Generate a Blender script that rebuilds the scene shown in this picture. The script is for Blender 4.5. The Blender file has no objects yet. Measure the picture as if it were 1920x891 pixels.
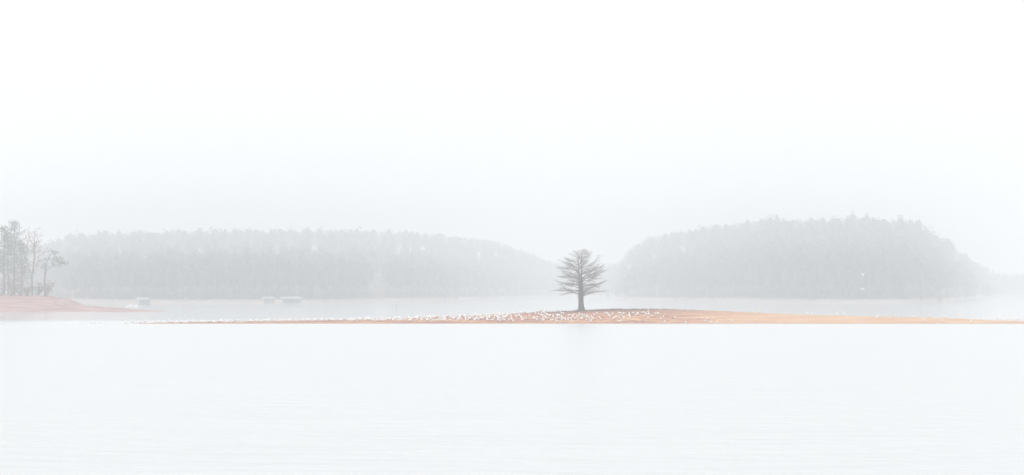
import bpy, math, random
import numpy as np
from mathutils import Vector

R = math.radians
scene = bpy.context.scene
random.seed(7)
rng = np.random.default_rng(7)

# ------------------------------------------------------------------ camera, sky, sun, exposure
F = 3045.0          # focal length in photograph pixels (1920 wide)
HZ = 544.0          # photograph row of the horizon
H = 6.2             # eye height above the lake
cam_d = bpy.data.cameras.new("camera")
cam_d.sensor_width = 36.0
cam_d.lens = 36.0 * F / 1920.0
cam_d.shift_y = (HZ - 445.5) / 1920.0
cam_d.clip_end = 6000.0
cam = bpy.data.objects.new("camera", cam_d)
scene.collection.objects.link(cam)
cam.location = (0, 0, H)
cam.rotation_euler = (R(90), 0, 0)
scene.camera = cam

SUN_EL, SUN_ROT = R(42), R(-140)
world = bpy.data.worlds.new("World")
scene.world = world
world.use_nodes = True
wn, wl = world.node_tree.nodes, world.node_tree.links
for n in list(wn): wn.remove(n)
w_out = wn.new("ShaderNodeOutputWorld")
w_bg = wn.new("ShaderNodeBackground")
w_bg.inputs["Strength"].default_value = 0.1
w_sky = wn.new("ShaderNodeTexSky")
w_sky.sky_type = 'NISHITA'
w_sky.sun_disc = False
w_sky.sun_elevation = SUN_EL
w_sky.sun_rotation = SUN_ROT
w_sky.dust_density = 4.0
w_hs = wn.new("ShaderNodeHueSaturation")
w_hs.inputs["Saturation"].default_value = 0.35
w_noise = wn.new("ShaderNodeTexNoise")            # faint unevenness of the cloud deck
w_noise.inputs["Scale"].default_value = 2.6
w_noise.inputs["Detail"].default_value = 2.0
w_tc = wn.new("ShaderNodeTexCoord")
w_map = wn.new("ShaderNodeMapping")
w_map.inputs["Scale"].default_value = (1.0, 1.0, 3.5)
w_ramp = wn.new("ShaderNodeMapRange")
w_ramp.inputs["From Min"].default_value = 0.3
w_ramp.inputs["From Max"].default_value = 0.7
w_ramp.inputs["To Min"].default_value = 0.93
w_ramp.inputs["To Max"].default_value = 0.985
w_mix = wn.new("ShaderNodeMix"); w_mix.data_type = 'RGBA'
w_mix.inputs["B"].default_value = (9.55, 9.66, 9.68, 1)   # the overcast deck
wl.new(w_tc.outputs["Generated"], w_map.inputs["Vector"])
wl.new(w_map.outputs["Vector"], w_noise.inputs["Vector"])
wl.new(w_noise.outputs["Fac"], w_ramp.inputs["Value"])
wl.new(w_ramp.outputs["Result"], w_mix.inputs["Factor"])
wl.new(w_sky.outputs["Color"], w_hs.inputs["Color"])
wl.new(w_hs.outputs["Color"], w_mix.inputs["A"])
wl.new(w_mix.outputs["Result"], w_bg.inputs["Color"])
wl.new(w_bg.outputs["Background"], w_out.inputs["Surface"])

sun_d = bpy.data.lights.new("sun", 'SUN')
sun_d.energy = 1.4
sun_d.angle = R(25)
sun_d.color = (1.0, 0.97, 0.93)
sun = bpy.data.objects.new("sun", sun_d)
scene.collection.objects.link(sun)
sun.location = (-60, -40, 90)
_sd = Vector((math.sin(-SUN_ROT) * -1 * math.cos(SUN_EL), math.cos(SUN_ROT) * math.cos(SUN_EL), math.sin(SUN_EL)))
sun.rotation_euler = _sd.to_track_quat('Z', 'Y').to_euler()

vs = scene.view_settings
vs.view_transform = 'Standard'
vs.look = 'None'
vs.exposure = 0.14
vs.gamma = 1.0
vs.use_curve_mapping = False
cy = scene.cycles
cy.use_denoising = True
try: cy.denoiser = 'OPENIMAGEDENOISE'
except Exception: pass
cy.max_bounces = 10
cy.diffuse_bounces = 4
cy.volume_bounces = 6
cy.sample_clamp_indirect = 6.0

HAZE_DENSITY = 0.00133

# ------------------------------------------------------------------ helpers
def P(u, v, d):
    """photograph pixel + distance -> point in the world"""
    return Vector(((u - 960.0) * d / F, d, H - (v - HZ) * d / F))

def X(u, d): return (u - 960.0) * d / F

def lerp_table(tab):
    xs = np.array([t[0] for t in tab], float); ys = np.array([t[1] for t in tab], float)
    return lambda q: np.interp(q, xs, ys)

def sstep(a, b, x):
    t = np.clip((x - a) / (b - a), 0, 1)
    return t * t * (3 - 2 * t)

_perm = rng.random((256, 256))
def vnoise(x, y):
    x = np.asarray(x, float); y = np.asarray(y, float)
    xi = np.floor(x).astype(int); yi = np.floor(y).astype(int)
    fx = x - xi; fy = y - yi
    fx = fx * fx * (3 - 2 * fx); fy = fy * fy * (3 - 2 * fy)
    g = lambda a, b: _perm[a & 255, b & 255]
    return (g(xi, yi) * (1 - fx) + g(xi + 1, yi) * fx) * (1 - fy) + (g(xi, yi + 1) * (1 - fx) + g(xi + 1, yi + 1) * fx) * fy - 0.5

def fbm(x, y, o=4):
    s = 0; a = 1.0
    for k in range(o):
        s = s + a * vnoise(np.asarray(x) * 2 ** k + 17 * k, np.asarray(y) * 2 ** k + 31 * k); a *= 0.5
    return s

def mesh_np(name, verts, faces, nper):
    """mesh from numpy arrays whose faces all have nper corners"""
    me = bpy.data.meshes.new(name)
    verts = np.asarray(verts, np.float32); faces = np.asarray(faces, np.int32)
    me.vertices.add(len(verts)); me.vertices.foreach_set("co", verts.ravel())
    me.loops.add(faces.size); me.loops.foreach_set("vertex_index", faces.ravel())
    me.polygons.add(len(faces))
    me.polygons.foreach_set("loop_start", np.arange(0, faces.size, nper, dtype=np.int32))
    me.update(calc_edges=True); me.validate()
    return me

def link(name, data, mat=None, parent=None, smooth=False):
    o = bpy.data.objects.new(name, data)
    scene.collection.objects.link(o)
    if parent is not None: o.parent = parent
    if data is not None and mat is not None:
        for m in (mat if isinstance(mat, (list, tuple)) else [mat]): data.materials.append(m)
    if smooth and data is not None:
        data.polygons.foreach_set("use_smooth", np.ones(len(data.polygons), bool))
    return o

def tag(o, label=None, cat=None, group=None, kind=None):
    if label: o["label"] = label
    if cat: o["category"] = cat
    if group: o["group"] = group
    if kind: o["kind"] = kind
    return o

def empty(name, loc):
    o = bpy.data.objects.new(name, None)
    scene.collection.objects.link(o)
    o.location = loc
    o.empty_display_size = 0.3
    return o

class MB:
    """collects polygons for one mesh"""
    def __init__(s): s.v = []; s.f = []; s.m = []
    def tube(s, pts, rad, n=6, mi=0, cap=True, mod=None):
        pts = [Vector(p) for p in pts]; base = len(s.v)
        up = Vector((0, 0, 1))
        for i, p in enumerate(pts):
            a = pts[max(i - 1, 0)]; b = pts[min(i + 1, len(pts) - 1)]
            t = (b - a).normalized() if (b - a).length > 1e-9 else up
            ref = Vector((1, 0, 0)) if abs(t.x) < 0.8 else Vector((0, 1, 0))
            e1 = t.cross(ref).normalized(); e2 = t.cross(e1).normalized()
            for k in range(n):
                th = 2 * math.pi * k / n
                r = rad[i] * (mod(i, th) if mod else 1.0)
                s.v.append(p + e1 * (math.cos(th) * r) + e2 * (math.sin(th) * r))
        for i in range(len(pts) - 1):
            for k in range(n):
                a = base + i * n + k; b = base + i * n + (k + 1) % n
                s.f.append((a, b, b + n, a + n)); s.m.append(mi)
        if cap:
            s.f.append(tuple(base + k for k in range(n))[::-1]); s.m.append(mi)
            s.f.append(tuple(base + (len(pts) - 1) * n + k for k in range(n))); s.m.append(mi)
    def box(s, c, d, mi=0, rz=0.0):
        cx, cy_, cz = c; hx, hy, hz = d[0] / 2, d[1] / 2, d[2] / 2; b = len(s.v)
        co, si = math.cos(rz), math.sin(rz)
        for z in (-hz, hz):
            for (x, y) in ((-hx, -hy), (hx, -hy), (hx, hy), (-hx, hy)):
                s.v.append(Vector((cx + x * co - y * si, cy_ + x * si + y * co, cz + z)))
        for q in ((3, 2, 1, 0), (4, 5, 6, 7), (0, 1, 5, 4), (1, 2, 6, 5), (2, 3, 7, 6), (3, 0, 4, 7)):
            s.f.append(tuple(b + i for i in q)); s.m.append(mi)
    def poly(s, pts, mi=0):
        b = len(s.v); s.v += [Vector(p) for p in pts]; s.f.append(tuple(range(b, b + len(pts)))); s.m.append(mi)
    def mesh(s, name):
        me = bpy.data.meshes.new(name)
        me.from_pydata([tuple(v) for v in s.v], [], s.f)
        me.polygons.foreach_set("material_index", np.array(s.m, np.int32))
        me.update()
        return me
    def build(s, name, mat, parent=None, smooth=False):
        return link(name, s.mesh(name), mat, parent, smooth)

# ------------------------------------------------------------------ materials
def new_mat(name):
    m = bpy.data.materials.new(name); m.use_nodes = True
    nt = m.node_tree
    return m, nt, nt.nodes["Principled BSDF"]

def ramp_node(nt, stops):
    r = nt.nodes.new("ShaderNodeValToRGB"); e = r.color_ramp.elements
    while len(e) < len(stops): e.new(0.5)
    for i, (p, c) in enumerate(stops):
        e[i].position = p; e[i].color = (*c, 1)
    return r

def noisy_mat(name, stops, scale=(1, 1, 1), nscale=1.0, rough=0.8, bump=0.0, bump_scale=None, detail=4, dist=0.05):
    m, nt, b = new_mat(name)
    tc = nt.nodes.new("ShaderNodeTexCoord"); mp = nt.nodes.new("ShaderNodeMapping")
    geo = nt.nodes.new("ShaderNodeNewGeometry")
    mp.inputs["Scale"].default_value = scale
    nz = nt.nodes.new("ShaderNodeTexNoise"); nz.inputs["Scale"].default_value = nscale; nz.inputs["Detail"].default_value = detail
    nt.links.new(geo.outputs["Position"], mp.inputs["Vector"])
    nt.links.new(mp.outputs["Vector"], nz.inputs["Vector"])
    rp = ramp_node(nt, stops)
    nt.links.new(nz.outputs["Fac"], rp.inputs["Fac"])
    nt.links.new(rp.outputs["Color"], b.inputs["Base Color"])
    b.inputs["Roughness"].default_value = rough
    b.inputs["Specular IOR Level"].default_value = 0.25
    if bump:
        n2 = nt.nodes.new("ShaderNodeTexNoise"); n2.inputs["Scale"].default_value = bump_scale or nscale * 4
        nt.links.new(mp.outputs["Vector"], n2.inputs["Vector"])
        bp = nt.nodes.new("ShaderNodeBump"); bp.inputs["Strength"].default_value = bump; bp.inputs["Distance"].default_value = dist
        nt.links.new(n2.outputs["Fac"], bp.inputs["Height"])
        nt.links.new(bp.outputs["Normal"], b.inputs["Normal"])
    return m

def sand_mat():
    """orange clay sand: red wet-looking clay on the hump, pale tan sand to the right, level strand lines"""
    m, nt, b = new_mat("sandbar_clay_sand")
    L = nt.links
    geo = nt.nodes.new("ShaderNodeNewGeometry")
    sep = nt.nodes.new("ShaderNodeSeparateXYZ"); L.new(geo.outputs["Position"], sep.inputs[0])
    def noise(scale, detail=5, ns=1.0):
        mp = nt.nodes.new("ShaderNodeMapping"); mp.inputs["Scale"].default_value = scale
        nz = nt.nodes.new("ShaderNodeTexNoise"); nz.inputs["Scale"].default_value = ns; nz.inputs["Detail"].default_value = detail
        L.new(geo.outputs["Position"], mp.inputs["Vector"]); L.new(mp.outputs["Vector"], nz.inputs["Vector"])
        return nz.outputs["Fac"]
    def math_(op, a, c):
        n = nt.nodes.new("ShaderNodeMath"); n.operation = op
        for i, q in enumerate((a, c)):
            if isinstance(q, (int, float)): n.inputs[i].default_value = q
            else: L.new(q, n.inputs[i])
        return n.outputs[0]
    def mix(f, a, c):
        n = nt.nodes.new("ShaderNodeMix"); n.data_type = 'RGBA'
        if isinstance(f, (int, float)): n.inputs["Factor"].default_value = f
        else: L.new(f, n.inputs["Factor"])
        for k, q in (("A", a), ("B", c)):
            if isinstance(q, tuple): n.inputs[k].default_value = (*q, 1)
            else: L.new(q, n.inputs[k])
        return n.outputs["Result"]
    def rng_(v, a, c, o0=0.0, o1=1.0):
        n = nt.nodes.new("ShaderNodeMapRange"); L.new(v, n.inputs["Value"])
        for k, q in (("From Min", a), ("From Max", c), ("To Min", o0), ("To Max", o1)): n.inputs[k].default_value = q
        return n.outputs["Result"]
    RED, ORANGE, TAN, BROWN = (0.36, 0.12, 0.075), (0.55, 0.22, 0.10), (0.74, 0.44, 0.23), (0.17, 0.07, 0.05)
    patch = noise((0.07, 0.35, 1.2), 4)
    streak = noise((0.10, 0.9, 3.0), 5)
    fine = noise((0.8, 1.4, 6.0), 6)
    right = rng_(sep.outputs["X"], 24.0, 52.0)                 # the spit of pale sand on the right
    c = mix(rng_(patch, 0.42, 0.57), RED, ORANGE)
    c = mix(rng_(streak, 0.49, 0.58, 0.0, 0.9), c, TAN)
    c = mix(math_('MULTIPLY', rng_(fine, 0.5, 0.66), 0.7), c, BROWN)
    # clay crest around the tree, wet strip along the waterline
    crest = math_('MULTIPLY', rng_(sep.outputs["Z"], 1.35, 2.0), rng_(fine, 0.3, 0.55, 0.35, 1.0))
    c = mix(math_('MULTIPLY', crest, 0.95), c, (0.27, 0.10, 0.06))
    tan2 = mix(rng_(streak, 0.4, 0.62), (0.60, 0.34, 0.18), (0.70, 0.45, 0.27))
    c = mix(right, c, tan2)
    wet = rng_(math_('ADD', sep.outputs["Z"], math_('MULTIPLY', fine, 0.16)), 0.10, 0.22, 0.6, 0.0)
    c = mix(wet, c, (0.33, 0.15, 0.09))
    L.new(c, b.inputs["Base Color"])
    b.inputs["Roughness"].default_value = 0.85
    b.inputs["Specular IOR Level"].default_value = 0.2
    bp = nt.nodes.new("ShaderNodeBump"); bp.inputs["Strength"].default_value = 0.6; bp.inputs["Distance"].default_value = 0.12
    L.new(fine, bp.inputs["Height"]); L.new(bp.outputs["Normal"], b.inputs["Normal"])
    return m

def water_mat():
    m, nt, b = new_mat("milky_lake_water")
    L = nt.links
    b.inputs["Base Color"].default_value = (0.675, 0.69, 0.70, 1)      # silty, misted water
    # ruffled by the wind on the open side, calm in the lee of the sandbar
    b.inputs["IOR"].default_value = 1.45
    geo = nt.nodes.new("ShaderNodeNewGeometry")
    def noise(scale, detail):
        mp = nt.nodes.new("ShaderNodeMapping"); mp.inputs["Scale"].default_value = scale
        nz = nt.nodes.new("ShaderNodeTexNoise"); nz.inputs["Scale"].default_value = 1.0; nz.inputs["Detail"].default_value = detail
        L.new(geo.outputs["Position"], mp.inputs["Vector"]); L.new(mp.outputs["Vector"], nz.inputs["Vector"])
        return nz.outputs["Fac"]
    sp = nt.nodes.new("ShaderNodeSeparateXYZ"); L.new(geo.outputs["Position"], sp.inputs[0])
    mr = nt.nodes.new("ShaderNodeMapRange"); L.new(sp.outputs["Y"], mr.inputs["Value"])
    for k_, q_ in (("From Min", 290.0), ("From Max", 345.0), ("To Min", 0.30), ("To Max", 0.07)): mr.inputs[k_].default_value = q_
    L.new(mr.outputs["Result"], b.inputs["Roughness"])
    a = noise((0.35, 0.9, 1), 3); c = noise((0.05, 0.12, 1), 2)
    ad = nt.nodes.new("ShaderNodeMath"); ad.operation = 'MULTIPLY_ADD'
    L.new(c, ad.inputs[0]); ad.inputs[1].default_value = 2.0; L.new(a, ad.inputs[2])
    bp = nt.nodes.new("ShaderNodeBump"); bp.inputs["Strength"].default_value = 0.8; bp.inputs["Distance"].default_value = 0.18
    L.new(ad.outputs[0], bp.inputs["Height"]); L.new(bp.outputs["Normal"], b.inputs["Normal"])
    return m

M = {}
M['sand'] = sand_mat()
M['water'] = water_mat()
M['spit'] = noisy_mat("red_clay_bank", [(0.36, (0.27, 0.125, 0.11)), (0.5, (0.37, 0.195, 0.175)), (0.62, (0.50, 0.315, 0.28))], (0.10, 0.5, 2.0), 1.0, 0.9, 0.5, 3.0)
M['land'] = noisy_mat("wooded_bank_soil", [(0.35, (0.10, 0.075, 0.05)), (0.65, (0.20, 0.13, 0.09))], (0.05, 0.05, 0.3), 1.0, 0.95)
M['bark'] = noisy_mat("grey_brown_bark", [(0.3, (0.03, 0.024, 0.02)), (0.7, (0.08, 0.062, 0.052))], (6, 6, 1.2), 1.0, 0.9, 0.8, 4.0)
M['twig'] = noisy_mat("grey_twigs", [(0.3, (0.11, 0.10, 0.09)), (0.7, (0.18, 0.16, 0.145))], (1, 1, 1), 2.0, 0.9)
M['bark2'] = noisy_mat("far_bark", [(0.3, (0.07, 0.06, 0.055)), (0.7, (0.16, 0.13, 0.11))], (3, 3, 0.8), 1.0, 0.9)
M['pine'] = noisy_mat("pine_needles", [(0.3, (0.095, 0.115, 0.095)), (0.7, (0.13, 0.145, 0.12))], (1, 1, 1), 0.5, 0.8)
M['dry'] = noisy_mat("dry_russet_leaves", [(0.3, (0.14, 0.075, 0.06)), (0.7, (0.28, 0.17, 0.14))], (1, 1, 1), 0.8, 0.85)
M['wood_leaf'] = noisy_mat("far_woods_foliage", [(0.3, (0.045, 0.055, 0.05)), (0.5, (0.06, 0.065, 0.055)), (0.7, (0.075, 0.068, 0.062))], (0.12, 0.12, 0.12), 1.0, 0.9)
M['clod'] = noisy_mat("dark_clods", [(0.3, (0.07, 0.035, 0.025)), (0.7, (0.20, 0.10, 0.07))], (1, 1, 1), 3.0, 0.95)
M['weed'] = noisy_mat("withered_weeds", [(0.3, (0.09, 0.07, 0.05)), (0.7, (0.22, 0.16, 0.11))], (1, 1, 1), 3.0, 0.95)
M['gull_white'] = noisy_mat("white_plumage", [(0.3, (0.90, 0.90, 0.89)), (0.7, (0.95, 0.95, 0.94))], (1, 1, 1), 6.0, 0.7)
M['gull_grey'] = noisy_mat("pale_grey_mantle", [(0.3, (0.72, 0.73, 0.75)), (0.7, (0.82, 0.83, 0.84))], (1, 1, 1), 8.0, 0.7)
M['gull_dark'] = noisy_mat("black_wing_tips", [(0.3, (0.04, 0.04, 0.045)), (0.7, (0.09, 0.09, 0.09))], (1, 1, 1), 8.0, 0.7)
M['gull_leg'] = noisy_mat("yellow_bill_and_legs", [(0.3, (0.45, 0.30, 0.08)), (0.7, (0.60, 0.42, 0.14))], (1, 1, 1), 8.0, 0.6)
M['plank'] = noisy_mat("weathered_boards", [(0.3, (0.30, 0.295, 0.285)), (0.7, (0.42, 0.41, 0.39))], (0.5, 4, 2), 1.0, 0.85)
M['white_paint'] = noisy_mat("white_paint", [(0.3, (0.74, 0.75, 0.75)), (0.7, (0.84, 0.84, 0.83))], (1, 1, 1), 1.0, 0.6)
M['metal_roof'] = noisy_mat("pale_metal_roof", [(0.3, (0.24, 0.255, 0.265)), (0.7, (0.30, 0.315, 0.325))], (0.5, 3, 1), 1.0, 0.4)
M['blue_grey'] = noisy_mat("blue_grey_cladding", [(0.3, (0.42, 0.46, 0.485)), (0.7, (0.50, 0.54, 0.56))], (0.5, 0.5, 3), 1.0, 0.7)
M['siding'] = noisy_mat("pale_siding", [(0.3, (0.20, 0.215, 0.22)), (0.7, (0.27, 0.285, 0.29))], (0.3, 0.3, 4), 1.0, 0.7)
M['shingle'] = noisy_mat("grey_shingles", [(0.3, (0.16, 0.16, 0.17)), (0.7, (0.26, 0.26, 0.27))], (1, 1, 3), 1.0, 0.9)
M['glass'] = noisy_mat("dark_window_glass", [(0.3, (0.10, 0.12, 0.13)), (0.7, (0.15, 0.17, 0.18))], (1, 1, 1), 1.0, 0.08)

# ------------------------------------------------------------------ the setting: far shore, lake, sandbar, spit
def az_of(u): return math.degrees(math.atan((u - 960.0) / F))
SHORE = [(-180, 900), (-60, 900), (-26, 1250)] + [(az_of(u), s) for u, s in (
    (-300, 1250), (0, 1150), (85, 930), (150, 770), (320, 720), (560, 728), (640, 755), (800, 855), (930, 1080), (1040, 1400), (1135, 1400),
    (1176, 960), (1250, 900), (1350, 835), (1450, 770), (1560, 742), (1690, 752), (1760, 850), (1810, 1080), (1870, 1700), (1960, 1800), (2200, 1800))] + [(30, 1800), (60, 900), (180, 900)]
HILL = [(-180, 14), (-26, 10)] + [(az_of(u), s) for u, s in (
    (-300, 10), (0, 12), (85, 22), (135, 29), (320, 30), (640, 31), (800, 29), (930, 22), (1040, 7), (1160, 8), (1180, 18), (1200, 22), (1250, 26), (1320, 30),
    (1400, 33), (1500, 33.5), (1620, 33.5), (1720, 33), (1780, 24), (1830, 12), (1880, 3), (1960, 3))] + [(30, 10), (180, 14)]
RISE = [(-180, 400), (-26, 230)] + [(az_of(u), s) for u, s in ((0, 330), (150, 560), (320, 580), (640, 565), (800, 520), (930, 400), (1040, 240), (1165, 300), (1250, 370), (1800, 370), (1890, 200), (1960, 200))] + [(180, 400)]
RIDGE = [(-180, 20), (-26, 15)] + [(az_of(u), s) for u, s in ((-300, 12), (0, 22), (100, 14), (200, 19), (500, 22), (800, 24), (930, 24), (1040, 15), (1140, 16), (1220, 28), (1700, 30), (1770, 14), (1830, 4), (1960, 3))] + [(26, 5), (180, 20)]
f_shore, f_hill, f_rise, f_ridge = lerp_table(SHORE), lerp_table(HILL), lerp_table(RISE), lerp_table(RIDGE)

def far_height(x, y):
    x = np.asarray(x, float); y = np.asarray(y, float)
    d = np.hypot(x, y); az = np.degrees(np.arctan2(x, y))
    s = f_shore(az) + 5.0 * fbm(az * 1.3, 0 * az, 3)
    t = d - s
    z = np.where(t < 0, np.maximum(-3.0, t * 0.12), 1.7 * sstep(0, 18, t) + f_hill(az) * np.clip((t - 10) / f_rise(az), 0, 1) ** 1.3
                 + f_ridge(az) * np.clip((d - 1120) / 850.0, 0, 1) ** 1.2 * sstep(20, 200, t))
    z = z + np.where(t > 4, 0.8 * sstep(4, 40, t) * fbm(x * 0.03, y * 0.03, 4), 0)
    return z

def far_shore():
    radii = np.concatenate([np.linspace(0, 500, 12), np.linspace(520, 1300, 150), np.linspace(1320, 2120, 42)])
    azs = np.concatenate([np.linspace(-180, -24, 53)[:-1], np.linspace(-24, 24, 241), np.linspace(24, 180, 53)[1:-1]])
    A, RR = np.meshgrid(np.radians(azs), radii)
    x = RR * np.sin(A); y = RR * np.cos(A)
    z = far_height(x, y)
    n, m = A.shape
    v = np.stack([x, y, z], -1).reshape(-1, 3)
    i, j = np.meshgrid(np.arange(n - 1), np.arange(m), indexing='ij')
    j2 = (j + 1) % m
    f = np.stack([i * m + j, i * m + j2, (i + 1) * m + j2, (i + 1) * m + j], -1).reshape(-1, 4)
    o = link("far_shore", mesh_np("far_shore", v, f, 4), M['far_ground'], smooth=True)
    tag(o, "low wooded far shore with a pale bank, fading into fog", "shore", kind="structure")

def ground_mat():
    """reddish sand along the water, brown leaf litter under the woods"""
    m, nt, b = new_mat("far_shore_ground"); L = nt.links
    geo = nt.nodes.new("ShaderNodeNewGeometry"); sep = nt.nodes.new("ShaderNodeSeparateXYZ")
    L.new(geo.outputs["Position"], sep.inputs[0])
    mr = nt.nodes.new("ShaderNodeMapRange"); mr.inputs["From Min"].default_value = 1.5; mr.inputs["From Max"].default_value = 2.3
    L.new(sep.outputs["Z"], mr.inputs["Value"])
    nz = nt.nodes.new("ShaderNodeTexNoise"); nz.inputs["Scale"].default_value = 0.2; L.new(geo.outputs["Position"], nz.inputs["Vector"])
    r1 = ramp_node(nt, [(0.3, (0.34, 0.27, 0.245)), (0.7, (0.46, 0.38, 0.345))]); r2 = ramp_node(nt, [(0.3, (0.08, 0.065, 0.05)), (0.7, (0.16, 0.12, 0.09))])
    L.new(nz.outputs["Fac"], r1.inputs["Fac"]); L.new(nz.outputs["Fac"], r2.inputs["Fac"])
    mx = nt.nodes.new("ShaderNodeMix"); mx.data_type = 'RGBA'
    L.new(mr.outputs["Result"], mx.inputs["Factor"]); L.new(r1.outputs["Color"], mx.inputs["A"]); L.new(r2.outputs["Color"], mx.inputs["B"])
    L.new(mx.outputs["Result"], b.inputs["Base Color"]); b.inputs["Roughness"].default_value = 0.95
    return m
M['far_ground'] = ground_mat()
far_shore()

# the lake: one sheet with long low swells modelled into it near the viewer
def lake():
    radii = np.concatenate([np.linspace(0, 40, 5), np.linspace(44, 330, 300), np.linspace(335, 1950, 80)])
    azs = np.concatenate([np.linspace(-180, -24, 40)[:-1], np.linspace(-24, 24, 121), np.linspace(24, 180, 40)[1:-1]])
    A, RR = np.meshgrid(np.radians(azs), radii)
    x = RR * np.sin(A); y = RR * np.cos(A)
    z = 0.035 * fbm(x * 0.03, y * 0.28, 3) * sstep(1300, 300, RR)
    n, m = A.shape
    v = np.stack([x, y, z], -1).reshape(-1, 3)
    i, j = np.meshgrid(np.arange(n - 1), np.arange(m), indexing='ij'); j2 = (j + 1) % m
    f = np.stack([i * m + j, i * m + j2, (i + 1) * m + j2, (i + 1) * m + j], -1).reshape(-1, 4)
    o = link("lake_water", mesh_np("lake_water", v, f, 4), M['water'], smooth=True)
    tag(o, "still milky white lake water with faint ripples", "water", kind="structure")
lake()

D0 = 300.0   # distance of the sandbar's front waterline
ridge_v = lerp_table([(120, 607.6), (220, 606.8), (300, 605.4), (420, 603.8), (560, 601.8), (680, 599.2), (740, 597.6), (820, 594.4), (900, 591.6),
                      (960, 588.4), (1000, 586.4), (1060, 584.8), (1090, 583.6), (1125, 581.6), (1160, 580.6), (1250, 580.2), (1320, 581.4), (1380, 584.2),
                      (1440, 587.0), (1500, 589.6), (1640, 593.4), (1800, 597.2), (1860, 600.6), (1920, 602.2), (2000, 604.5), (2060, 606.8), (2120, 608.5)])
depth_of = lerp_table([(120, 3), (300, 5), (560, 8), (740, 10), (900, 13), (1050, 16), (1250, 19), (1400, 16), (1640, 11), (1900, 6), (2120, 3)])

def bar_height(x, y):
    x = np.asarray(x, float); y = np.asarray(y, float)
    u = 960.0 + x * F / (D0 + 8.0)
    r = depth_of(u)
    hr = H - (ridge_v(u) - HZ) * (D0 + r) / F          # ridge height
    front = D0 + 0.35 * fbm(x * 0.08, 0 * x + 3.3, 3)
    t = (y - front) / r
    tf = np.clip(t, 0, 1)
    prof = 1.28 * tf - 0.28 * tf ** 2.6
    prof = prof + 0.050 * np.sin(tf * 30 + 2.0 * fbm(x * 0.05, y * 0.05, 2)) * tf * (1 - tf) * 4 * sstep(0.6, 1.6, hr)
    z = hr * prof
    back = np.clip(t - 1, 0, None)
    z = np.where(t > 1, hr - (hr + 0.5) * sstep(0, 1.7, back), z)
    z = np.where(t < 0, t * r * 0.12, z)
    rough = 0.05 + 0.10 * sstep(1.0, 2.2, hr)
    z = z + rough * np.minimum(1, np.maximum(hr, 0.05) / 0.8) * fbm(x * 0.9, y * 0.9, 4) * sstep(0.02, 0.15, t)
    return z

def sandbar():
    xs = np.arange(-92, 124, 0.32); ys = np.concatenate([np.arange(D0 - 3, D0 + 24, 0.27), np.arange(D0 + 24, D0 + 56, 1.2)])
    Xg, Yg = np.meshgrid(xs, ys)
    Z = bar_height(Xg, Yg)
    n, m = Xg.shape
    v = np.stack([Xg, Yg, Z], -1).reshape(-1, 3)
    i, j = np.meshgrid(np.arange(n - 1), np.arange(m - 1), indexing='ij')
    f = np.stack([i * m + j, i * m + j + 1, (i + 1) * m + j + 1, (i + 1) * m + j], -1).reshape(-1, 4)
    o = link("sandbar", mesh_np("sandbar", v, f, 4), M['sand'], smooth=True)
    tag(o, "long low sandbar of orange clay and tan sand", "sandbar", kind="structure")
sandbar()

D1 = 461.0
spit_v = lerp_table([(-400, 545), (-150, 549), (0, 553), (40, 554), (75, 558), (90, 562.5), (105, 569), (120, 572.5), (150, 574.6), (168, 573.4), (182, 575.6),
                     (240, 578.6), (275, 580.8), (300, 583), (335, 585.2), (360, 586.5)])
spit_depth = lerp_table([(-400, 50), (0, 34), (75, 26), (120, 16), (240, 10), (340, 4)])

def spit_height(x, y):
    x = np.asarray(x, float); y = np.asarray(y, float)
    u = 960.0 + x * F / (D1 + 12.0)
    r = spit_depth(u)
    hr = H - (spit_v(u) - HZ) * (D1 + r) / F
    t = (y - D1) / r
    tf = np.clip(t, 0, 1)
    z = hr * (1.35 * tf - 0.35 * tf ** 2.4)
    z = np.where(t > 1, hr - (hr + 0.8) * sstep(0.2, 2.4, t - 1), z)
    z = np.where(t < 0, t * r * 0.1, z)
    return z + 0.12 * np.minimum(1, np.maximum(hr, 0.05)) * fbm(x * 0.4, y * 0.4, 4) * sstep(0.03, 0.2, t)

def spit():
    xs = np.arange(-215, -88, 0.5); ys = np.arange(D1 - 4, D1 + 110, 0.7)
    Xg, Yg = np.meshgrid(xs, ys)
    Z = spit_height(Xg, Yg)
    n, m = Xg.shape
    v = np.stack([Xg, Yg, Z], -1).reshape(-1, 3)
    i, j = np.meshgrid(np.arange(n - 1), np.arange(m - 1), indexing='ij')
    f = np.stack([i * m + j, i * m + j + 1, (i + 1) * m + j + 1, (i + 1) * m + j], -1).reshape(-1, 4)
    o = link("clay_spit", mesh_np("clay_spit", v, f, 4), M['spit'], smooth=True)
    tag(o, "pinkish red clay point tapering into the lake at left", "spit", kind="structure")
spit()

# ------------------------------------------------------------------ far woods: masses nobody could count
def quads_cloud(centers, sizes, n_each, spread, r):
    """small randomly turned leaf quads around the centres"""
    c = np.repeat(centers, n_each, 0); s = np.repeat(sizes, n_each)
    off = r.normal(0, 1, c.shape); off /= np.maximum(1e-6, np.linalg.norm(off, axis=1, keepdims=True))
    off *= (r.random((len(c), 1)) ** 0.5) * np.repeat(spread, n_each)[:, None]
    off[:, 2] *= 0.7
    p = c + off
    a = r.normal(0, 1, p.shape); a /= np.linalg.norm(a, axis=1, keepdims=True)
    b = np.cross(a, r.normal(0, 1, p.shape)); b /= np.maximum(1e-6, np.linalg.norm(b, axis=1, keepdims=True))
    a = a * s[:, None] * (0.6 + 0.6 * r.random((len(p), 1))); b = b * s[:, None] * 0.55
    v = np.stack([p - a - b * 0.3, p - a * 0.1 - b, p + a + b * 0.2, p + b], 1).reshape(-1, 3)
    f = np.arange(len(v)).reshape(-1, 4)
    return v, f

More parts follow.
